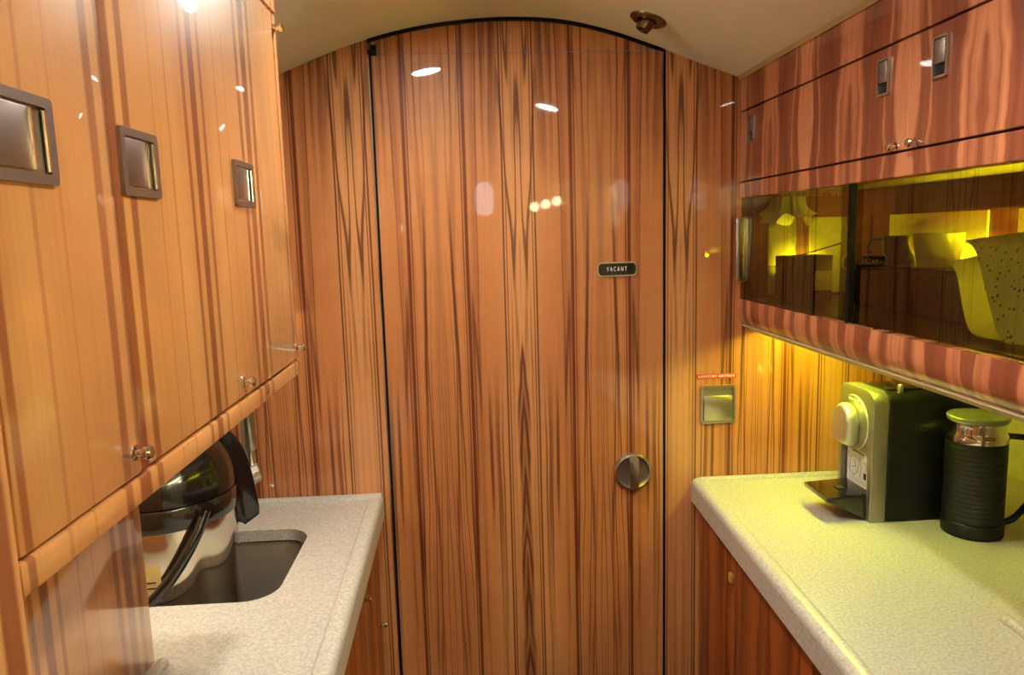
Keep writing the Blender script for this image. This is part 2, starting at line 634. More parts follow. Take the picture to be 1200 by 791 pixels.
# the galley bulkhead: side panels stand flush, the header above the door sits 3 mm back
DL, DR, DT = -0.158, 0.3555, 1.699
bm = BM()
tl = arc_x(XL, -0.1635, 20)
prism(bm, [(-0.1635, 0), (XL, 0)] + [(x, z+0.01) for x, z in tl], 'y', YW, 1.42)
tr_ = arc_x(0.3595, XR, 30)
prism(bm, [(XR, 0), (0.3595, 0)] + [(x, z+0.01) for x, z in tr_], 'y', YW, 1.42)
th = arc_x(-0.1635, 0.3595, 40)
prism(bm, [(0.3595, DT+0.0015), (-0.1635, DT+0.0015)] + [(x, z+0.01) for x, z in th], 'y', YW+0.003, 1.42)
struct('wall_back', bm, W_BACK)
# black seals around the door
struct('trim_1', box(BM(), (-0.1635, YW-0.0005, 0), (DL-0.0002, YW+0.03, DT+0.008)), M['black_seal'])
struct('trim_2', box(BM(), (DR+0.0002, YW-0.0005, 0), (0.3595, YW+0.03, DT+0.004)), M['black_seal'])
bm = BM()
th2 = arc_x(-0.163, 0.357, 50)
prism(bm, [(x, z-0.0055) for x, z in th2] + [(x, z) for x, z in th2[::-1]], 'y', YW-0.003, YW+0.003)
struct('trim_3', bm, M['black_seal'])
struct('trim_4', prism(BM(), [(0.4885, 1.6525), (0.4945, 1.6465), (0.4945, 1.6525)], 'y', -0.2, YW), M['bead'])
struct('trim_5', tube(BM(), [(-0.1628, YW-0.001, 0.0), (-0.1628, YW-0.001, DT)], 0.0013, 8), M['nickel_lt'])
struct('trim_6', box(BM(), (-0.158, YW-0.002, DT-0.002), (-0.148, YW+0.002, DT+0.016)), M['black_seal'])

# the door
door = bpy.data.objects.new('door_1', None)
COL.objects.link(door)
door.location = (0.099, YW, 0)
tag(door, 'bookmatched wood lavatory door with a round knob and a VACANT sign', 'door', kind='structure')
obj('door_panel', box(BM(), (DL, YW, 0.004), (DR, YW+0.035, DT), 0.0008, 1), W_BACK, door)
sg = obj('occupancy_sign', prism(BM(), rrect(0.2345, 1.3045, 0.3045, 1.3270, 0.0075), 'y', YW-0.0015, YW+0.001), M['black_gloss'], door)
sg['label'] = 'black VACANT plate in a bright rim'
obj('sign_rim', ring(BM(), rrect(0.2325, 1.3025, 0.3065, 1.3290, 0.0095), rrect(0.2350, 1.3050, 0.3040, 1.3265, 0.0070), 'y', YW-0.003, YW+0.001), M['nickel_lt'], sg)
TXT_BACK = Matrix(((1, 0, 0, 0), (0, 0, -1, 0), (0, 1, 0, 0), (0, 0, 0, 1)))     # text facing -Y
obj('lettering', text_bm('VACANT', 0.0112, Matrix.Translation((0.2690, YW-0.0017, 1.3158)) @ TXT_BACK @ Matrix.Diagonal((0.56, 1, 1, 1)), spacing=1.75), M['lettering'], sg)
kn = obj('turn_knob', lathe(BM(), [(0.0365, 0.001), (0.0365, -0.004), (0.0345, -0.0075), (0.0315, -0.0085), (0.0300, -0.0072), (0.0290, -0.005)], (0.2965, YW, 0.931), 'y', 56), M['nickel_lt'], door)
kn['label'] = 'round recessed metal knob with a vertical grip'
obj('dish', lathe(BM(), [(0.0296, -0.0055), (0.0275, -0.0030), (0.020, -0.0016), (0.0, -0.0012)], (0.2965, YW, 0.931), 'y', 56), M['nickel'], kn)
gb = BM()
prism(gb, rrect(0.2875, 0.9005, 0.3055, 0.9615, 0.006), 'y', YW-0.017, YW-0.002, 0.003, 2)
obj('grip', gb, M['nickel_lt'], kn)

# ================================================================== BULKHEAD FITTINGS
ash = thing('wall_ashtray', 'square metal flip ashtray set into the bulkhead under the red placard', 'ashtray', (0.459, YW, 1.021))
obj('frame', ring(BM(), rrect(0.4265, 1.0185, 0.4935, 1.0915, 0.006), rrect(0.4305, 1.0225, 0.4895, 1.0875, 0.004), 'y', YW-0.005, YW+0.002), M['nickel_lt'], ash)
obj('tray', box(BM(), (0.4295, YW-0.0012, 1.0215), (0.4905, YW+0.001, 1.0885)), M['nickel'], ash)
obj('flap', box(BM(), (0.4315, YW-0.0058, 1.0235), (0.4875, YW-0.0005, 1.0715), 0.0015), M['nickel_lt'], ash)
pl = thing('warning_placard', 'thin red placard with white lettering above the ashtray', 'sign', (0.457, YW, 1.1045))
obj('plate', box(BM(), (0.4195, YW-0.001, 1.1045), (0.4945, YW+0.0005, 1.1135)), M['red'], pl)
obj('lettering', text_bm('LAVATORY ASHTRAY', 0.0074, Matrix.Translation((0.457, YW-0.0012, 1.109)) @ TXT_BACK, spacing=0.94), M['lettering'], pl)
for xx in (0.4232, 0.4908):
    obj('dot', lathe(BM(), [(0.0, -0.0003), (0.0014, -0.0003), (0.0014, 0.0005)], (xx, YW-0.001, 1.109), 'y', 5), M['lettering'], pl)

vz = ceil_z(0.3) 
vent = thing('air_nozzle', 'round bronze air nozzle in the tan ceiling', 'air vent', (0.301, 1.235, vz))
sl = math.atan2(ceil_z(0.33)-ceil_z(0.27), 0.06)
RV = Matrix.Translation((0.301, 1.235, vz)) @ Matrix.Rotation(-sl, 4, 'Y')


def turned(bm, mat4):
    bmesh.ops.transform(bm, matrix=mat4, verts=bm.verts)
    return bm


obj('flange', turned(lathe(BM(), [(0.0, -0.001), (0.016, -0.002), (0.019, -0.006), (0.024, -0.0065), (0.030, -0.003), (0.031, 0.001)], (0, 0, 0), 'z', 40), RV), M['bronze'], vent)
obj('nozzle', turned(lathe(BM(), [(0.0145, 0.0), (0.0135, -0.012), (0.0115, -0.02), (0.0095, -0.0205), (0.008, -0.014), (0.0, -0.012)], (0, 0, 0), 'z', 32), RV @ Matrix.Rotation(0.25, 4, 'Y')), M['bronze'], vent)


def downlight(x, y, label):
    z = ceil_z(x)
    s_ = math.atan2(ceil_z(x+0.03)-ceil_z(x-0.03), 0.06)
    T = Matrix.Translation((x, y, z)) @ Matrix.Rotation(-s_, 4, 'Y')
    t = thing('downlight', label, 'ceiling light', (x, y, z), 'recessed ceiling downlights')
    obj('trim_ring', turned(lathe(BM(), [(0.041, 0.002), (0.040, -0.003), (0.034, -0.004), (0.031, -0.001), (0.031, 0.003)], (0, 0, 0), 'z', 40), T), M['bronze'], t)
    obj('lamp', turned(lathe(BM(), [(0.0, -0.0012), (0.031, -0.0012), (0.031, 0.001)], (0, 0, 0), 'z', 40), T), M['down'], t)
    ld_ = bpy.data.lights.new('downlight_beam', 'SPOT')
    ld_.energy = P_DOWN
    ld_.color = (0.96, 1.0, 0.93)
    ld_.spot_size = math.radians(150)
    ld_.spot_blend = 1.0
    ld_.shadow_soft_size = 0.028
    lo2 = bpy.data.objects.new('beam', ld_)
    COL.objects.link(lo2)
    lo2.parent = t
    lo2.location = (0, 0, -0.006)


downlight(-0.080, 1.005, 'recessed round downlight in the ceiling nearest the door')
downlight(0.235, 0.535, 'recessed round downlight over the right countertop side of the aisle')
sc_ = thing('wall_sconce', 'small wall lamp with warm bulbs on the rear bulkhead', 'lamp', (0.45, YB, 1.5))
obj('back_plate', prism(BM(), rrect(0.35, 1.50, 0.55, 1.60, 0.01), 'y', YB, YB+0.012, 0.002), M['nickel'], sc_)
for k in range(3):
    bm = BM()
    bmesh.ops.create_uvsphere(bm, u_segments=20, v_segments=12, radius=0.026, matrix=Matrix.Translation((0.385+0.065*k, YB+0.036, 1.535+0.015*k)))
    obj('bulb', bm, M['sconce'], sc_)


for (x, d, side) in ((XL, 1, 'left'), (XR, -1, 'right')):  # unseen strips and ledges added as soft fill for the whole galley
    cv_ = thing('fill_light', 'long cove light added to brighten the room, on the %s cabin wall behind the camera' % side, 'light', (x, -0.9, 1.42))
    obj('ledge', prism(BM(), [(x, 1.42), (x+d*0.09, 1.42), (x+d*0.09, 1.50), (x+d*0.082, 1.50), (x+d*0.082, 1.43), (x, 1.43)], 'y', -1.55, -0.36), M['cream'], cv_)
    obj('fill_strip', box(BM(), (min(x+d*0.02, x+d*0.06), -1.53, 1.4305), (max(x+d*0.02, x+d*0.06), -0.38, 1.438)), M['cove'], cv_)


# ================================================================== HARDWARE BUILDERS
def knob_x(parent, x, y, z, sgn, vertical=False):
    """A little turned catch knob standing out of a face x=const (sgn = outward direction)."""
    prof = [(0.0, 0.0), (0.0052, 0.0), (0.0052, sgn*0.0012), (0.0024, sgn*0.002), (0.0022, sgn*0.006), (0.0046, sgn*0.0068), (0.005, sgn*0.0095), (0.0038, sgn*0.0112), (0.0, sgn*0.0116)]
    return obj('catch_knob', lathe(BM(), prof, (x, y, z), 'x', 24), M['chrome'], parent)


def latch_left(parent, y0, y1, z0, z1, X):
    """Flush paddle latch lying sideways: frame, paddle towards the camera, finger gap beyond it."""
    w, h = y1-y0, z1-z0
    f = obj('latch', ring(BM(), rrect(y0, z0, y1, z1, 0.0025), rrect(y0+w*0.10, z0+h*0.12, y1-w*0.10, z1-h*0.12, 0.0018), 'x', X-0.001, X+0.0028), M['nickel'], parent)
    f['label'] = 'flush metal paddle latch'
    obj('pocket', box(BM(), (X-0.001, y0+w*0.09, z0+h*0.11), (X+0.0004, y1-w*0.09, z1-h*0.11)), M['nickel_lt'], f)
    obj('paddle', box(BM(), (X-0.001, y0+w*0.125, z0+h*0.15), (X+0.0024, y0+w*0.66, z1-h*0.15), 0.0008), M['nickel'], f)
    obj('paddle_lip', tube(BM(), [(X+0.0022, y0+w*0.675, z0+h*0.16), (X+0.0022, y0+w*0.675, z1-h*0.16)], 0.0011, 8), M['chrome'], f)
    obj('inner_edge', tube(BM(), [(X+0.002, y1-w*0.115, z0+h*0.15), (X+0.002, y1-w*0.115, z1-h*0.15)], 0.0012, 8), M['chrome'], f)
    return f


def latch_right(parent, yc, zc, X):
    """Upright flush paddle latch: bright frame, paddle above, dark finger gap below."""
    y0, y1, z0, z1 = yc-0.0125, yc+0.0125, zc-0.0215, zc+0.0215
    f = obj('latch', ring(BM(), rrect(y0, z0, y1, z1, 0.002), rrect(y0+0.0026, z0+0.0026, y1-0.0026, z1-0.0026, 0.0012), 'x', X-0.0028, X+0.001), M['nickel_lt'], parent)
    f['label'] = 'upright flush metal latch'
    obj('pocket', box(BM(), (X-0.0004, y0+0.0022, z0+0.0022), (X+0.001, y1-0.0022, z1-0.0022)), M['black_matt'], f)
    obj('paddle', box(BM(), (X-0.0034, y0+0.0036, z0+0.0145), (X-0.0002, y1-0.0036, z1-0.0036), 0.0012), M['nickel'], f)
    return f


# ================================================================== LEFT SIDE
XF = -0.2165                     # face of the left upper doors
Y0, Y1 = 0.345, 0.925
lc = thing('wall_cabinet', 'glossy golden wood upper cabinet along the left side above the sink', 'cabinet', (-0.42, 0.63, 1.22))
obj('body', box(BM(), (XL+0.001, Y0+0.001, 1.2195), (XF-0.016, Y1-0.004, 1.618)), M['dark_gap'], lc)
bm = BM()
prism(bm, [(XF-0.0165, 1.648), (XF, 1.648), (XF, ceil_z(XF)-0.001), (XF-0.0165, ceil_z(XF-0.0165)-0.001)], 'y', Y0, Y1)
obj('top_filler', bm, W_LEFT, lc)
obj('bottom_rail', box(BM(), (XF-0.05, Y0, 1.219), (XF, Y1, 1.2365), 0.002), W_LEFT, lc)
d1 = obj('door', box(BM(), (XF-0.0155, Y0+0.001, 1.239), (XF, 0.4782, 1.6455), 0.0012), W_LEFT, lc)
d2 = obj('door', box(BM(), (XF-0.0155, 0.4786, 1.239), (XF, Y1, 1.6455), 0.0030), W_LEFT, lc)
latch_left(d1, 0.3475, 0.4115, 1.4165, 1.4605, XF)
latch_left(d2, 0.4865, 0.5430, 1.4160, 1.4590, XF)
latch_left(d2, 0.7150, 0.7760, 1.4180, 1.4610, XF)
knob_x(d1, XF, 0.469, 1.254, 1)
knob_x(d2, XF, 0.699, 1.254, 1)
knob_x(d2, XF, 0.917, 1.254, 1)
knob_x(d2, XF, 0.912, 1.628, 1)

tc = thing('tall_cabinet', 'full height glossy wood cabinet at the left edge of the photo', 'cabinet', (-0.42, 0.0, 0))
obj('body', box(BM(), (XL+0.001, -0.35, 0.001), (XF-0.016, 0.343, 1.618)), M['dark_gap'], tc)
obj('door', box(BM(), (XF-0.0155, -0.35, 0.10), (XF, 0.3445, 1.6455), 0.0015), W_LEFT, tc)
obj('toe_kick', box(BM(), (XF-0.05, -0.35, 0.001), (XF-0.02, 0.343, 0.099)), M['black_matt'], tc)

ap = thing('appliance_panel', 'glossy wood panel under the left upper cabinet, recessed behind its rail', 'panel', (-0.5, 0.58, 0.907))
obj('face_panel', box(BM(), (-0.394, 0.3465, 0.9075), (-0.379, 0.820, 1.2185), 0.0015), W_LEFT, ap)
obj('return_panel', box(BM(), (XL+0.001, 0.803, 0.9075), (-0.3945, 0.8195, 1.2185), 0.001), W_LEFT, ap)


def top_profile(xf, xb, sgn, z=0.91, th_=0.045):
    """Cross-section of a counter: rounded nose with a small raised edge, flat behind."""
    P = [(xf, z-th_)]
    P.append((xf, z-0.012))
    for t in range(7):
        a = PI - PI/2*t/6
        P.append((xf + sgn*(0.012+0.012*math.cos(a)), z-0.012+0.012*math.sin(a)))
    P += [(xf+sgn*0.021, z), (xf+sgn*0.0235, z-0.0008), (xf+sgn*0.0255, z-0.003), (xf+sgn*0.029, z-0.0036), (xb, z-0.0036), (xb, z-0.022), (xf+sgn*0.030, z-0.022), (xf+sgn*0.028, z-th_)]
    return P


ZL = 0.910
bm = BM()
prism(bm, top_profile(-0.1765, XL+0.0015, -1, ZL), 'y', 0.346, YW-0.0005, shear=lambda c: [c[0]+(0.0165*(YW-c[1]) if c[0] > -0.3 else 0), c[1], c[2]])
SX0, SX1, SY0, SY1 = -0.595, -0.279, 0.955, 1.205
bm = cut(bm, prism(BM(), rrect(SX0, SY0, SX1, SY1, 0.045, 10), 'z', 0.8, 1.0))
lt = thing('countertop', 'pale speckled left countertop with the sink cut into it', 'countertop', (-0.4, 0.85, ZL-0.045))
obj('slab', bm, M['stone'], lt)
bm = BM()
prism(bm, [(YW-0.022, ZL-0.0036), (YW-0.021, ZL-0.0004), (YW-0.019, ZL+0.0008), (YW-0.001, ZL+0.0008), (YW-0.001, ZL-0.0036)], 'x', XL+0.002, -0.1795)
obj('back_rim', bm, M['stone'], lt)
obj('panel_lip', box(BM(), (-0.372, 0.35, ZL-0.004), (-0.360, 0.815, ZL+0.006), 0.003), M['stone'], lt)

sk = thing('sink', 'dark steel undermount sink in the left countertop', 'sink', (-0.437, 1.08, 0.745))
bm = BM()
zb = 0.752
lv = [(0.004, ZL-0.0225, 0.049), (0.002, ZL-0.0225, 0.047), (0.0, ZL-0.026, 0.045), (-0.008, zb+0.02, 0.045), (-0.014, zb+0.006, 0.045), (-0.028, zb, 0.04)]
rows = []
for (d, z, r) in lv:
    rows.append([bm.verts.new((p[0], p[1], z)) for p in rrect(SX0-d, SY0-d, SX1+d, SY1+d, r, 10)])
lo_ = [bm.verts.new((v.co.x, v.co.y, v.co.z-0.003)) for v in rows[-1]]
for A, B in zip(rows, rows[1:]):
    for k in range(len(A)):
        w = (k+1) % len(A)
        bm.faces.new((A[k], A[w], B[w], B[k]))
bm.faces.new(rows[-1])
for v in lo_:
    bm.verts.remove(v)
obj('basin', bm, M['sinksteel'], sk)
obj('rim', ring(BM(), rrect(SX0-0.0035, SY0-0.0035, SX1+0.0035, SY1+0.0035, 0.048, 10), rrect(SX0+0.0015, SY0+0.0015, SX1-0.0015, SY1-0.0015, 0.044, 10), 'z', ZL-0.0245, ZL-0.0222), M['chrome'], sk)
obj('drain', lathe(BM(), [(0.0, 0.002), (0.012, 0.002), (0.018, 0.0035), (0.024, 0.003), (0.026, 0.0005)], (-0.325, 1.14, zb), 'z', 32), M['chrome'], sk)

# the airpot standing in the sink
AX_, AY_, AZ_ = -0.455, 1.072, zb
pot = thing('airpot', 'stainless steel pump airpot with black lid and bail handle standing in the sink', 'thermos', (AX_, AY_, AZ_+0.0005))
P0 = (AX_, AY_, AZ_)
bd = obj('body', lathe(BM(), [(0.0, 0.002), (0.088, 0.002), (0.092, 0.006), (0.0935, 0.014), (0.0940, 0.12), (0.0945, 0.2460)], P0, 'z', 72), M['steel'], pot)
obj('base_ring', lathe(BM(), [(0.086, 0.0006), (0.0950, 0.0006), (0.0958, 0.004), (0.0958, 0.012), (0.0938, 0.0135)], P0, 'z', 64), M['black_gloss'], pot)
obj('collar', lathe(BM(), [(0.0935, 0.2445), (0.0968, 0.2445), (0.0978, 0.2480), (0.0982, 0.2740), (0.0972, 0.2765), (0.094, 0.2775)], P0, 'z', 72), M['black_gloss'], pot)
lid = obj('lid', lathe(BM(), [(0.0945, 0.2775), (0.0968, 0.2785), (0.0972, 0.2860), (0.0955, 0.3040), (0.0905, 0.3240), (0.0815, 0.3420), (0.068, 0.3560), (0.050, 0.3650), (0.030, 0.3690), (0.0, 0.3700)], P0, 'z', 72), M['black_gloss'], pot)
obj('pump_button', lathe(BM(), [(0.034, 0.3675), (0.0345, 0.3730), (0.031, 0.3765), (0.0, 0.3775)], P0, 'z', 40), M['black_gloss'], lid)
# spout hood, pointing back and to the right
az = math.radians(42)
prof = spline([(0.026, 0.371, 0), (0.060, 0.368, 0), (0.089, 0.350, 0), (0.108, 0.318, 0), (0.119, 0.272, 0), (0.127, 0.208, 0)], 5)
inner = spline([(0.103, 0.198, 0), (0.099, 0.240, 0), (0.090, 0.274, 0), (0.072, 0.305, 0), (0.026, 0.33, 0)], 4)
pts = [(p.x, p.y) for p in prof] + [(p.x, p.y) for p in inner]
T = Matrix.Translation(P0) @ Matrix.Rotation(az, 4, 'Z')
bm = BM()
prism(bm, pts, 'y', -0.030, 0.030, 0.006, 3)
obj('spout_hood', turned(bm, T), M['black_gloss'], lid)
obj('spout', turned(tube(BM(), [(0.110, 0, 0.232), (0.111, 0, 0.196)], 0.008, 16), T), M['black_matt'], lid)
# bail handle: pivots at front-right and back-left, resting low at the front-left
hp = []
a0 = math.radians(-40)
for k in range(25):
    t = k/24
    a = a0 - PI*t
    rr = 0.102 + 0.014*math.sin(PI*t)
    hp.append((AX_+rr*math.cos(a), AY_+rr*math.sin(a), AZ_+0.266-0.154*math.sin(PI*t)**0.9))
obj('bail_handle', tube(BM(), hp, 0.0078, 14), M['black_gloss'], pot)
for a in (a0, a0+PI):
    c = Vector((AX_+0.0995*math.cos(a), AY_+0.0995*math.sin(a), AZ_+0.266))
    n_ = Vector((math.cos(a), math.sin(a), 0))
    obj('handle_pivot', tube(BM(), [c-n_*0.004, c+n_*0.009], 0.0115, 20), M['black_gloss'], pot)
# paper tag on the body
bm = BM()
row = []
for k in range(9):
    a = math.radians(-98 + 2.6*k)
    for zz in (0.140, 0.180):
        pass
    row.append([bm.verts.new((AX_+0.0947*math.cos(a), AY_+0.0947*math.sin(a), AZ_+zz)) for zz in (0.150, 0.200)])
for A, B in zip(row, row[1:]):
    bm.faces.new((A[0], B[0], B[1], A[1]))
lb = obj('label_tag', bm, M['tag'], bd)
bm = BM()
for zz in (0.168, 0.176):
    r_ = []
    for k in range(4):
        a = math.radians(-89 + 2.6*k)
        r_.append([bm.verts.new((AX_+0.0950*math.cos(a), AY_+0.0950*math.sin(a), AZ_+zz+q)) for q in (0, 0.0022)])
    for A, B in zip(r_, r_[1:]):
        bm.faces.new((A[0], B[0], B[1], A[1]))
obj('tag_print', bm, M['ink_dk'], bd)

# faucet behind the airpot
fc = thing('faucet', 'satin metal faucet with upright tube behind the airpot', 'faucet', (-0.405, 1.275, ZL))
obj('base', lathe(BM(), [(0.0, -0.004), (0.024, -0.004), (0.024, 0.002), (0.020, 0.005), (0.016, 0.007), (0.0155, 0.045), (0.0, 0.05)], (-0.412, 1.274, ZL), 'z', 32), M['nickel_lt'], fc)
a_, b_ = Vector((-0.458, 1.250, 0.966)), Vector((-0.384, 1.287, 0.9855))
dv = (b_-a_).normalized()
obj('valve_body', tube(BM(), [a_, a_+dv*0.002, b_-dv*0.002, b_], [0.016, 0.0185, 0.0185, 0.0165], 28), M['nickel_lt'], fc)
obj('lower_tube', lathe(BM(), [(0.0, -0.02), (0.0105, -0.02), (0.0105, 0.012), (0.0088, 0.015), (0.0086, 0.052), (0.0, 0.052)], (-0.394, 1.281, 0.985), 'z', 24), M['nickel_lt'], fc)
obj('upper_tube', lathe(BM(), [(0.0, 0.040), (0.0112, 0.040), (0.0124, 0.043), (0.0126, 0.19), (0.0105, 0.198), (0.0, 0.2)], (-0.3945, 1.281, 0.985), 'z', 24), M['nickel_lt'], fc)

# left base cabinet
XB = -0.192
lbc = thing('base_cabinet', 'wood base cabinet under the left countertop', 'cabinet', (-0.4, 0.85, 0))
obj('body', box(BM(), (XL+0.001, 0.346, 0.001), (XB-0.016, YW-0.001, 0.74)), M['dark_gap'], lbc)
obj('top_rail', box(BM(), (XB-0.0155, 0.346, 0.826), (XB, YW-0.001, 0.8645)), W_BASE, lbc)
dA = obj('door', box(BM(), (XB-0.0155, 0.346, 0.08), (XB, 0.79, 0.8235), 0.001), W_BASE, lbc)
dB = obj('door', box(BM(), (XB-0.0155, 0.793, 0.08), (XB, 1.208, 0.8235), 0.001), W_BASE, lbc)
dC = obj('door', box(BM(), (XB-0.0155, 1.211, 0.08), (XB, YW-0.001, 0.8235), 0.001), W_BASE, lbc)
knob_x(dB, XB, 1.164, 0.794, 1)
knob_x(dC, XB, 1.335, 0.655, 1)

ul = thing('undercabinet_light', 'warm light strip fixed beneath the left upper cabinet', 'light', (-0.46, 0.87, 1.21))
obj('housing', box(BM(), (-0.475, 0.835, 1.2125), (-0.445, 0.918, 1.2190), 0.001), M['nickel'], ul)
obj('diffuser', box(BM(), (-0.472, 0.838, 1.2095), (-0.448, 0.915, 1.2125)), M['led_l'], ul)

# ================================================================== RIGHT SIDE
XG = 0.4965                      # face of the right upper doors
NY = 0.22                        # nearer end of the right-hand units
oc = thing('overhead_cabinet', 'rosy wood overhead cabinet on the right with smoked glass doors below', 'cabinet', (0.75, 0.78, 1.20))
obj('carcass', box(BM(), (XG+0.0065, NY, 1.445), (XR-0.001, YW-0.001, 1.628)), M['dark_gap'], oc)
obj('top_fascia', box(BM(), (XG, NY, 1.5915), (XG+0.0245, YW-0.0005, ceil_z(XG)-0.001), 0.0008, 1), W_RIGHT, oc)
oA = obj('door', box(BM(), (XG, 0.8304, 1.4675), (XG+0.006, YW-0.002, 1.5888), 0.0008, 1), W_RIGHT, oc)
oB = obj('door', box(BM(), (XG, NY, 1.4675), (XG+0.006, 0.8300, 1.5888), 0.0008, 1), W_RIGHT, oc)
obj('middle_rail', box(BM(), (XG, NY, 1.4375), (XG+0.02, YW-0.0005, 1.4650), 0.0012, 1), W_RIGHT, oc)
latch_right(oA, 1.297, 1.556, XG)
latch_right(oA, 0.881, 1.556, XG)
latch_right(oB, 0.774, 1.555, XG)
knob_x(oA, XG, 0.851, 1.4695+0.003, -1)
knob_x(oB, XG, 0.812, 1.4695+0.003, -1)
# valance: flat face rolling under
P = [(XG+0.02, 1.2545), (XG, 1.2545), (XG-0.001, 1.24)]
for t in range(9):
    a = PI + PI/2*t/8
    P.append((XG-0.001+0.034+0.034*math.cos(a), 1.232+0.034*math.sin(a)))
P += [(XG+0.05, 1.1975), (XG+0.05, 1.206), (XG+0.036, 1.208), (XG+0.02, 1.222)]
obj('valance', prism(BM(), P, 'y', NY, YW-0.0005), W_RIGHT, oc, smooth=50)
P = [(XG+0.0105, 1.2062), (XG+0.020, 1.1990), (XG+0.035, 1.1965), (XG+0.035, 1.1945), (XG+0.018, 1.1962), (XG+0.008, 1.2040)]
obj('reflection_strip', prism(BM(), P, 'y', NY, YW-0.0005), M['bead'], oc, smooth=60)  # pale strip added to stand for the counter's reflection along the valance
# display compartment
XI = 0.735
obj('shelf_floor', box(BM(), (XG+0.0205, NY, 1.2455), (XR-0.002, YW-0.001, 1.2555)), M['crate'], oc)
obj('underside', box(BM(), (XG+0.051, NY, 1.2290), (XR-0.002, YW-0.001, 1.2450)), M['cream'], oc)
obj('back_board', box(BM(), (XI+0.006, NY, 1.256), (XI+0.02, YW-0.001, 1.4445)), M['post'], oc)
obj('end_board', box(BM(), (XG+0.021, NY, 1.256), (XI+0.005, NY+0.015, 1.4370)), M['post'], oc)
obj('soffit_beam', box(BM(), (XI-0.03, NY+0.016, 1.402), (XI+0.0055, YW-0.016, 1.4440)), M['post'], oc)
obj('far_board', box(BM(), (XG+0.021, YW-0.014, 1.256), (XI+0.0055, YW-0.0015, 1.4370)), M['post'], oc)
for (a, b) in ((1.025, 1.272), (0.70, 0.965), (0.40, 0.66)):
    obj('splash_panel', box(BM(), (XI+0.001, a, 1.262), (XI+0.0055, b, 1.400), 0.001), M['yglow'], oc)
for (a, b) in ((0.545, 0.597), (0.622, 0.705)):
    obj('splash_panel', box(BM(), (a, YW-0.018, 1.262), (b, YW-0.0145, 1.400), 0.001), M['yglow'], oc)
il = thing('cabinet_strip_light', 'yellow light strip along the back of the glass fronted compartment', 'light', (XI-0.02, 0.8, 1.256))
obj('channel', box(BM(), (XI-0.018, 0.36, 1.2560), (XI-0.001, 1.140, 1.300)), M['nickel'], il)
obj('diffuser', box(BM(), (XI-0.015, 0.365, 1.3001), (XI-0.003, 1.135, 1.306)), M['led_in'], il)
il2 = thing('cabinet_strip_light', 'short yellow light strip behind the dark wooden box in the glass cabinet', 'light', (0.585, YW-0.03, 1.256))
obj('channel', box(BM(), (0.568, YW-0.034, 1.2560), (0.620, YW-0.0185, 1.305)), M['nickel'], il2)
obj('diffuser', box(BM(), (0.572, YW-0.031, 1.3051), (0.618, YW-0.021, 1.311)), M['led_in'], il2)
# smoked sliding doors
g1 = obj('glass_door', box(BM(), (XG+0.003, 0.957, 1.2548), (XG+0.007, YW-0.003, 1.4372)), M['smoke'], oc)
g2 = obj('glass_door', box(BM(), (XG+0.009, NY+0.016, 1.2558), (XG+0.013, 0.990, 1.4372)), M['smoke'], oc)
g1['label'] = 'far smoked glass sliding door'
g2['label'] = 'near smoked glass sliding door'
hd = obj('handle', ring(BM(), rrect(1.3130, 1.288, 1.3400, 1.404, 0.006), rrect(1.3150, 1.2905, 1.3380, 1.4015, 0.005), 'x', XG-0.004, XG+0.0029), M['nickel_lt'], g1)
obj('handle_pull', box(BM(), (XG-0.012, 1.331, 1.289), (XG+0.0028, 1.3385, 1.403), 0.002), M['nickel_lt'], hd)
obj('edge_strip', box(BM(), (XG+0.001, 0.949, 1.2548), (XG+0.0085, 0.9568, 1.4372)), M['black_seal'], g1)
obj('glass_track', box(BM(), (XG+0.001, 0.89, 1.2540), (XG+0.0028, 1.02, 1.2565)), M['nickel_lt'], oc)

# under the cabinet: the yellow strip
ur = thing('undercabinet_light', 'yellow light strip beneath the right overhead cabinet', 'light', (0.6, 0.8, 1.22))
obj('housing', box(BM(), (0.575, 1.02, 1.2180), (0.615, YW-0.012, 1.2289), 0.001), M['nickel'], ur)
obj('diffuser', box(BM(), (0.580, 1.03, 1.2130), (0.610, YW-0.016, 1.2180)), M['led_r'], ur)

# contents of the compartment
SF = 1.2558
cr = thing('wooden_box', 'dark wooden box with a tan tag behind the far glass door', 'box', (0.59, 1.27, SF))
bm = BM()
box(bm, (0.545, 1.245, SF), (0.623, 1.257, SF+0.078), 0.001)
box(bm, (0.545, 1.258, SF), (0.553, 1.300, SF+0.078), 0.001)
box(bm, (0.615, 1.258, SF), (0.623, 1.300, SF+0.078), 0.001)
box(bm, (0.545, 1.292, SF), (0.623, 1.300, SF+0.078), 0.001)
box(bm, (0.5535, 1.2575, SF), (0.6145, 1.2915, SF+0.006))
obj('case', bm, M['crate'], cr)
obj('tag', prism(BM(), rrect(0.592, SF+0.018, 0.6215, SF+0.052, 0.001), 'y', 1.2438, 1.2450), M['tag'], cr)
st = obj('stirring_stick', tube(BM(), [(0.548, 1.285, SF+0.070), (0.600, 1.275, SF+0.0835), (0.647, 1.265, SF+0.0975)], [0.0012, 0.0012, 0.0016], 8), M['black_matt'])
tag(st, 'thin dark stick leaning out of the dark wooden box', 'stick')
dbx = thing('storage_chest', 'wide dark wooden chest behind the near glass door with cups on it', 'chest', (0.64, 0.97, SF))
obj('case', box(BM(), (0.6145, 0.815, SF), (0.700, 1.150, SF+0.064), 0.001), M['crate'], dbx)
for (a, b) in ((0.818, 0.926), (0.929, 1.037), (1.040, 1.147)):
    dr = obj('drawer', box(BM(), (0.6095, a, SF+0.004), (0.6145, b, SF+0.060), 0.001), M['crate'], dbx)
obj('lid', box(BM(), (0.610, 0.812, SF+0.0643), (0.702, 1.153, SF+0.068), 0.001), M['crate'], dbx)
CT = SF+0.0682


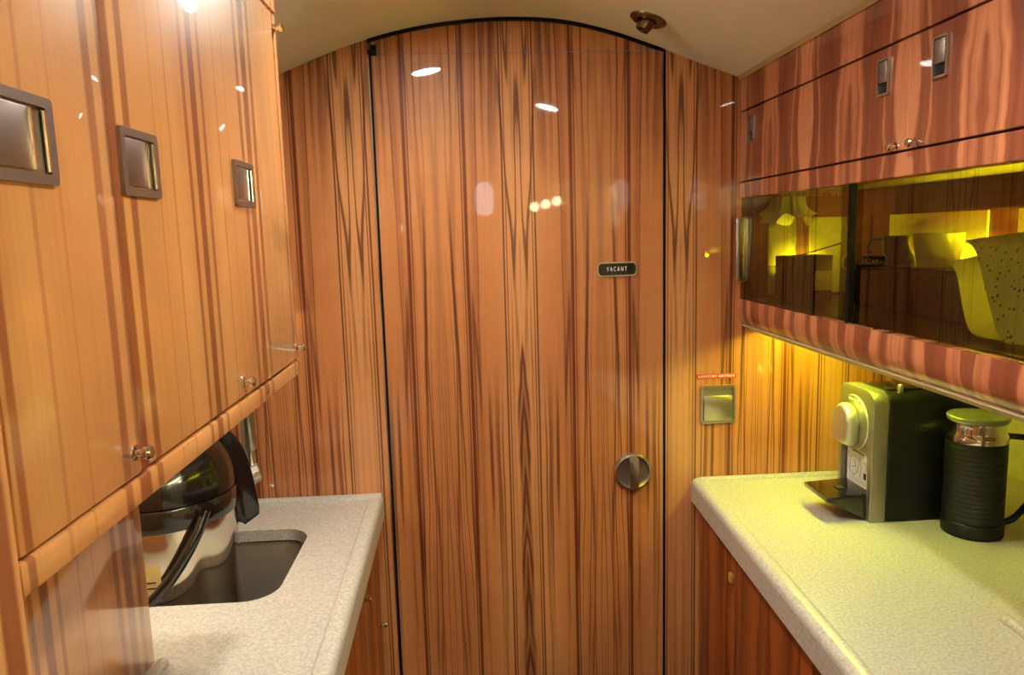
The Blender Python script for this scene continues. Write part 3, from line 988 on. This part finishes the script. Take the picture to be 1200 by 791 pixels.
def cup(name, c, r0, r1, h, mat, label, cat, handle_ang, group=None, square=False):
    t = thing(name, label, cat, c, group)
    obj('bowl', lathe(BM(), [(0.0, 0.0), (r0, 0.0), (r0+0.002, 0.003), (r1-0.001, h*0.7), (r1, h), (r1-0.0018, h), (r1-0.003, h*0.7), (r0-0.001, 0.004), (0.0, 0.003)], c, 'z', 40), mat, t)
    d = Vector((math.cos(handle_ang), math.sin(handle_ang), 0))
    C_ = Vector(c)
    if square:
        pts_ = [C_+d*(r1-0.002)+Vector((0, 0, h*0.9)), C_+d*(r1+0.017)+Vector((0, 0, h*0.88)), C_+d*(r1+0.022)+Vector((0, 0, h*0.55)), C_+d*(r1+0.017)+Vector((0, 0, h*0.18)), C_+d*(r1-0.004)+Vector((0, 0, h*0.16))]
        q = []
        for a, b in zip(pts_, pts_[1:]):
            q += [a.lerp(b, k/5) for k in range(5)]
        q.append(pts_[-1])
    else:
        q = spline([C_+d*(r1-0.002)+Vector((0, 0, h*0.85)), C_+d*(r1+0.012)+Vector((0, 0, h*0.8)), C_+d*(r1+0.015)+Vector((0, 0, h*0.5)), C_+d*(r1-0.004)+Vector((0, 0, h*0.22))], 6)
    obj('handle', tube(BM(), q, 0.0028, 10), mat, t)
    return t


cup('mug', (0.653, 1.096, CT), 0.020, 0.026, 0.042, M['dark_ceramic'], 'dark mug with an angular handle on the chest in the glass cabinet', 'mug', math.radians(130), square=True)
cup('coffee_cup', (0.650, 1.000, CT), 0.024, 0.032, 0.046, M['ceramic'], 'pale cup standing on the chest beside the dark mug', 'cup', math.radians(20))
sp_ = thing('serving_spoon', 'thin metal spoon lying on the chest beside the pale cup', 'spoon', (0.66, 0.92, CT))
obj('handle', tube(BM(), [(0.660, 0.962, CT+0.010), (0.655, 0.915, CT+0.006), (0.650, 0.880, CT+0.0035)], 0.0018, 8), M['nickel_lt'], sp_)
bm = BM()
bmesh.ops.create_uvsphere(bm, u_segments=16, v_segments=8, radius=1.0)
turned(bm, Matrix.Translation((0.6485, 0.866, CT+0.0042)) @ Matrix.Diagonal((0.009, 0.016, 0.004, 1)))
obj('bowl', bm, M['nickel_lt'], sp_)

# patterned plastic wrap at the near end
def sheet(bm, curve, y_dirs, th_):
    """Sweep a curve (x,y,z points) sideways by a vector, with thickness along the local normal."""
    c = [Vector(p) for p in curve]
    n = len(c)
    d = Vector(y_dirs)
    R0, R1 = [], []
    for i, p in enumerate(c):
        t = (c[min(i+1, n-1)]-c[max(i-1, 0)]).normalized()
        nn = t.cross(d).normalized()*th_
        R0.append([bm.verts.new(p), bm.verts.new(p+d)])
        R1.append([bm.verts.new(p+nn), bm.verts.new(p+d+nn)])
    for i in range(n-1):
        bm.faces.new((R0[i][0], R0[i+1][0], R0[i+1][1], R0[i][1]))
        bm.faces.new((R1[i][0], R1[i][1], R1[i+1][1], R1[i+1][0]))
        bm.faces.new((R0[i][0], R1[i][0], R1[i+1][0], R0[i+1][0]))
        bm.faces.new((R0[i][1], R0[i+1][1], R1[i+1][1], R1[i][1]))
    bm.faces.new((R0[0][0], R0[0][1], R1[0][1], R1[0][0]))
    bm.faces.new((R0[-1][0], R1[-1][0], R1[-1][1], R0[-1][1]))
    return bm


bag = thing('patterned_wrap', 'curved pale plastic wrap with dark cut-out pattern at the near end of the glass cabinet', 'wrapping', (0.56, 0.72, SF))
cv2 = spline([(0.566, 0.846, SF+0.082), (0.562, 0.828, SF+0.066), (0.560, 0.812, SF+0.030), (0.553, 0.785, SF+0.006), (0.548, 0.74, SF+0.004), (0.545, 0.66, SF+0.004)], 6)
obj('patterned_sheet', sheet(BM(), spline([(0.575, 0.832, SF+0.106), (0.556, 0.785, SF+0.092), (0.546, 0.755, SF+0.058), (0.538, 0.722, SF+0.016), (0.536, 0.705, SF+0.006)], 8), (0.030, -0.26, 0.030), 0.002), M['perf'], bag)
obj('clear_fold', sheet(BM(), cv2, (0.040, 0.006, 0.006), 0.0015), M['dullplastic'], bag)

hb = thing('plastic_cover', 'crumpled clear plastic cover hung at the top behind the far glass door', 'plastic cover', (0.556, 1.29, 1.395))
bm = BM()
lathe(bm, [(0.012, 0.041), (0.030, 0.040), (0.034, 0.022), (0.041, 0.008), (0.052, 0.0)], (0.556, 1.285, 1.3955), 'z', 48)
for v in bm.verts:
    a = math.atan2(v.co.y-1.285, v.co.x-0.556)
    k = (1.4365-v.co.z)/0.041
    f_ = 1+0.16*k*math.sin(5*a+1)+0.09*math.sin(11*a)+0.05*math.sin(17*a+2)
    dx, dy = (v.co.x-0.556)*f_*0.85, (v.co.y-1.285)*f_*0.72
    v.co.x = 0.556+dx*(1.12 if dx > 0 else 0.9)
    v.co.y = 1.285+dy
    v.co.z += 0.010*k*math.sin(3*a+0.5)+0.10*max(dx, 0)*k-0.004*math.sin(7*a)*k
obj('cover', bm, M['ceramic'], hb)
for k, (gx, gy) in enumerate(((0.528, 1.262), (0.531, 1.222))):
    gl = obj('drinking_glass', lathe(BM(), [(0.0, 0.0), (0.0135, 0.0), (0.0165, 0.062), (0.0152, 0.062), (0.0125, 0.004), (0.0, 0.004)], (gx, gy, SF), 'z', 32), M['clear'])
    tag(gl, ('clear drinking glass beside the dark wooden box, farther of two', 'clear drinking glass beside the dark wooden box, nearer of two')[k], 'glass', 'glasses in the display compartment')

# right countertop
ZR = 0.9115
rc = thing('countertop', 'pale speckled right countertop under the coffee machine', 'countertop', (0.7, 0.78, ZR-0.045))
obj('slab', prism(BM(), top_profile(0.4105, XR-0.0015, 1, ZR), 'y', NY, YW-0.0005, shear=lambda c: [c[0]-(0.031*(YW-c[1]) if c[0] < 0.6 else 0), c[1], c[2]]), M['stone'], rc)
obj('back_rim', prism(BM(), [(YW-0.016, ZR-0.0036), (YW-0.015, ZR+0.001), (YW-0.013, ZR+0.002), (YW-0.001, ZR+0.002), (YW-0.001, ZR-0.0036)], 'x', 0.425, XR-0.002), M['stone'], rc)
obj('panel_lip', box(BM(), (0.620, 0.24, ZR-0.004), (0.632, 0.802, ZR+0.006), 0.003), M['stone'], rc)
rp = thing('end_panel', 'wood end panel standing on the right countertop at the photo edge', 'panel', (0.7, 0.5, ZR))
obj('face_panel', box(BM(), (0.688, NY, ZR-0.0034), (0.703, 0.849, 1.2285), 0.001), W_RIGHT, rp)

XB2 = 0.426
rb = thing('base_cabinet', 'dark shaded wood base cabinet under the right countertop', 'cabinet', (0.7, 0.78, 0))
obj('body', box(BM(), (XB2+0.016, NY, 0.001), (XR-0.001, YW-0.001, 0.866)), M['dark_gap'], rb)
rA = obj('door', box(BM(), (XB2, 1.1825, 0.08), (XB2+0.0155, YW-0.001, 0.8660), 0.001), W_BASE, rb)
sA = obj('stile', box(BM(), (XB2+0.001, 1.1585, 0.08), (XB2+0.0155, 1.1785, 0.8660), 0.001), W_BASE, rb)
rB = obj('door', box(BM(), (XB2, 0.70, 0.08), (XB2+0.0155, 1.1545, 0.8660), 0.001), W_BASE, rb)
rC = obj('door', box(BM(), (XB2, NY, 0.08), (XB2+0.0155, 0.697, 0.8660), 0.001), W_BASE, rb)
obj('catch', box(BM(), (XB2-0.004, 1.161, 0.788), (XB2+0.0015, 1.175, 0.804), 0.001), M['brass'], sA)
obj('hinge_plate', box(BM(), (XB2-0.0005, 1.161, 0.846), (XB2+0.0015, 1.176, 0.8655), 0.0003), M['bronze'], sA)
lk = obj('latch', box(BM(), (XB2-0.003, 0.826, 0.829), (XB2+0.001, 0.862, 0.846), 0.001), M['black_matt'], rB)
lk['label'] = 'black flush latch'
obj('latch_edge', box(BM(), (XB2-0.0042, 0.828, 0.8375), (XB2-0.0029, 0.860, 0.8395)), M['nickel'], lk)

# ---- coffee machine, its front towards the aisle
MZ = ZR-0.0036
MX0, MX1, MY0, MY1, MH = 0.627, 0.80, 1.105, 1.212, 0.213
cm = thing('coffee_machine', 'black capsule coffee machine with grey front on the right countertop', 'coffee machine', (0.78, 1.158, MZ))
body = obj('body', prism(BM(), rrect(MY0+0.001, MZ+0.003, MY1-0.001, MZ+MH-0.002, 0.016, 6, (1, 1, 0, 0)), 'x', MX0+0.026, MX1, 0.004, 2), M['black_matt'], cm)
# front frame with a bay open at the bottom
oy0, oy1, oz1 = MY0, MY1, MZ+MH
out = rrect(oy0, MZ+0.0005, oy1, oz1, 0.018, 8, (1, 1, 0, 0))
bay_y0, bay_y1, bay_z = MY0+0.012, MY1-0.010, MZ+0.112
outl = out[:-2] + [(oy0, MZ+0.0005), (bay_y0, MZ+0.0005), (bay_y0, bay_z-0.008), (bay_y0+0.008, bay_z), (bay_y1-0.006, bay_z), (bay_y1, bay_z-0.006), (bay_y1, MZ+0.0005), (oy1, MZ+0.0005)]
outl = [p for p in out[:-2]] + [(oy0, MZ+0.0005), (bay_y0, MZ+0.0005), (bay_y0, bay_z-0.008), (bay_y0+0.008, bay_z), (bay_y1-0.006, bay_z), (bay_y1, bay_z-0.006), (bay_y1, MZ+0.0005), (oy1, MZ+0.0005)]
# outline order: top-right corner -> top-left -> down the y0 side -> bay -> y1 side
front = obj('front_frame', prism(BM(), outl, 'x', MX0, MX0+0.0255, 0.0015, 2), M['titan'], cm)
obj('bay_back', box(BM(), (MX0+0.0108, bay_y0-0.001, MZ+0.001), (MX0+0.0255, bay_y1+0.001, bay_z+0.001)), M['black_matt'], cm)
stk = obj('instruction_sticker', prism(BM(), rrect(1.128, MZ+0.036, 1.1985, MZ+0.106, 0.006), 'x', MX0+0.0095, MX0+0.0108), M['white'], cm)
stk['label'] = 'white instruction sticker'
bm = BM()
XS = MX0+0.0094
for zz in (0.050, 0.054):
    box(bm, (XS-0.0002, 1.138, MZ+zz-0.0006), (XS+0.0003, 1.188, MZ+zz))
for pt in ([(1.190, 0.064), (1.176, 0.058), (1.164, 0.066), (1.160, 0.084), (1.172, 0.094), (1.186, 0.088), (1.190, 0.064)], [(1.184, 0.070), (1.170, 0.074), (1.176, 0.086)], [(1.156, 0.060), (1.152, 0.078), (1.160, 0.092)], [(1.148, 0.086), (1.138, 0.090), (1.136, 0.074)]):
    tube(bm, [(XS, y, MZ+z) for y, z in pt], 0.0006, 5)
obj('printed_drawing', bm, M['ink'], stk)
bm = BM()
box(bm, (XS-0.0003, 1.137, MZ+0.060), (XS+0.0003, 1.1445, MZ+0.0705))
obj('printed_square', bm, M['ink_dk'], stk)
TXT_SIDE = Matrix(((0, 0, -1, 0), (-1, 0, 0, 0), (0, 1, 0, 0), (0, 0, 0, 1)))     # text facing -X
obj('printed_heading', box(BM(), (XS-0.0002, 1.145, MZ+0.0985), (XS+0.0003, 1.182, MZ+0.1020)), M['ink'], stk)
# round head plate, lever and name
hz = MZ+0.153
hy = 1.163
hp_ = obj('head_plate', lathe(BM(), [(0.0, -0.0022), (0.0435, -0.0022), (0.0445, -0.0015), (0.0448, 0.001)], (MX0, hy, hz), 'x', 64), M['titan'], front)
obj('head_rim', lathe(BM(), [(0.0444, -0.0015), (0.0450, -0.0024), (0.0456, -0.0014), (0.0456, 0.001)], (MX0, hy, hz), 'x', 64), M['silver'], front)
lev_out = []
for t in range(13):
    a = PI*t/12
    lev_out.append((hy+0.003+0.0265*math.cos(a), hz+0.006+0.026*math.sin(a)))
lev_out += [(hy+0.003-0.0265, hz-0.030), (hy+0.003-0.021, hz-0.036), (hy+0.003+0.021, hz-0.036), (hy+0.003+0.0265, hz-0.030)]
obj('lever', prism(BM(), lev_out, 'x', MX0-0.024, MX0-0.0018, 0.008, 4), M['silver'], cm, smooth=60)
obj('brand_lettering', text_bm('NESPRESSO', 0.0066, Matrix.Translation((MX0-0.0024, hy-0.002, hz+0.0378)) @ TXT_SIDE), M['lettering'], hp_)
# drip tray
ty0, ty1 = 1.1165, 1.2005
trp = [(MX0+0.018, MZ+0.0006), (MX0+0.018, MZ+0.0455), (MX0-0.066, MZ+0.0405), (MX0-0.065, MZ+0.034), (MX0-0.046, MZ+0.026), (MX0+0.002, MZ+0.0006)]
tray = obj('drip_tray', prism(BM(), trp, 'y', ty0, ty1, 0.002, 2), M['black_gloss'], cm)
bm = BM()
prism(bm, rrect(MX0-0.030, 1.150, MX0-0.018, 1.168, 0.003), 'z', MZ+0.0425, MZ+0.0442)
obj('tray_slot', bm, M['ink_dk'], tray)
# capsule slide and nub on top
obj('capsule_door', prism(BM(), rrect(MX0+0.035, 1.128, MX0+0.115, 1.190, 0.008), 'z', MZ+MH-0.003, MZ+MH+0.0015, 0.001), M['black_gloss'], cm)
obj('top_button', lathe(BM(), [(0.0, 0.010), (0.0035, 0.0095), (0.0045, 0.0075), (0.0045, -0.004)], (MX0+0.052, 1.122, MZ+MH), 'z', 20), M['nickel_lt'], cm)

# ---- milk frother
FX, FY, FZ = 0.7630, 1.056, MZ
fr2 = thing('milk_frother', 'black ribbed cylindrical milk frother with chrome collar and clear lid', 'milk frother', (FX, FY, FZ))
obj('base', lathe(BM(), [(0.0, 0.0005), (0.0465, 0.0005), (0.0480, 0.002), (0.0482, 0.021), (0.0470, 0.0222)], (FX, FY, FZ), 'z', 64, 0.885, 1.03), M['black_matt'], fr2)
pr_ = [(0.0450, 0.0222), (0.0470, 0.0236)]
h = 0.026
while h < 0.139:
    pr_ += [(0.0470, h), (0.0470, h+0.0048), (0.0462, h+0.0060)]
    h += 0.0070
pr_ += [(0.0466, 0.1405), (0.045, 0.142)]
obj('sleeve', lathe(BM(), pr_, (FX, FY, FZ), 'z', 64, 0.885, 1.03), M['black_rub'], fr2)
obj('collar', lathe(BM(), [(0.0450, 0.1415), (0.0466, 0.1425), (0.0472, 0.147), (0.0464, 0.1525), (0.0436, 0.1555), (0.0430, 0.158), (0.0430, 0.1715), (0.0415, 0.172)], (FX, FY, FZ), 'z', 64, 0.885, 1.03), M['chrome'], fr2)
ld = obj('lid', lathe(BM(), [(0.0415, 0.1722), (0.0450, 0.1722), (0.0472, 0.1755), (0.0476, 0.1790), (0.0460, 0.1808), (0.036, 0.1800), (0.02, 0.1822), (0.0, 0.1828), ], (FX, FY, FZ), 'z', 64, 0.885, 1.03), M['frosted'], fr2)
obj('seal', lathe(BM(), [(0.0, 0.1735), (0.041, 0.1735), (0.0415, 0.1725), (0.0, 0.1725)], (FX, FY, FZ), 'z', 48, 0.885, 1.03), M['nickel'], ld)

cb = obj('power_cord', tube(BM(), spline([(0.800, 1.085, MZ+0.146), (0.835, 1.095, MZ+0.139), (0.875, 1.080, MZ+0.135), (0.905, 1.040, MZ+0.115), (0.900, 1.050, MZ+0.075), (0.872, 1.072, MZ+0.040), (0.835, 1.072, MZ+0.0075), (0.80, 1.092, MZ+0.0055)], 8), 0.0050, 12), M['black_matt'])
tag(cb, 'black power cord looping beside the milk frother', 'cord')
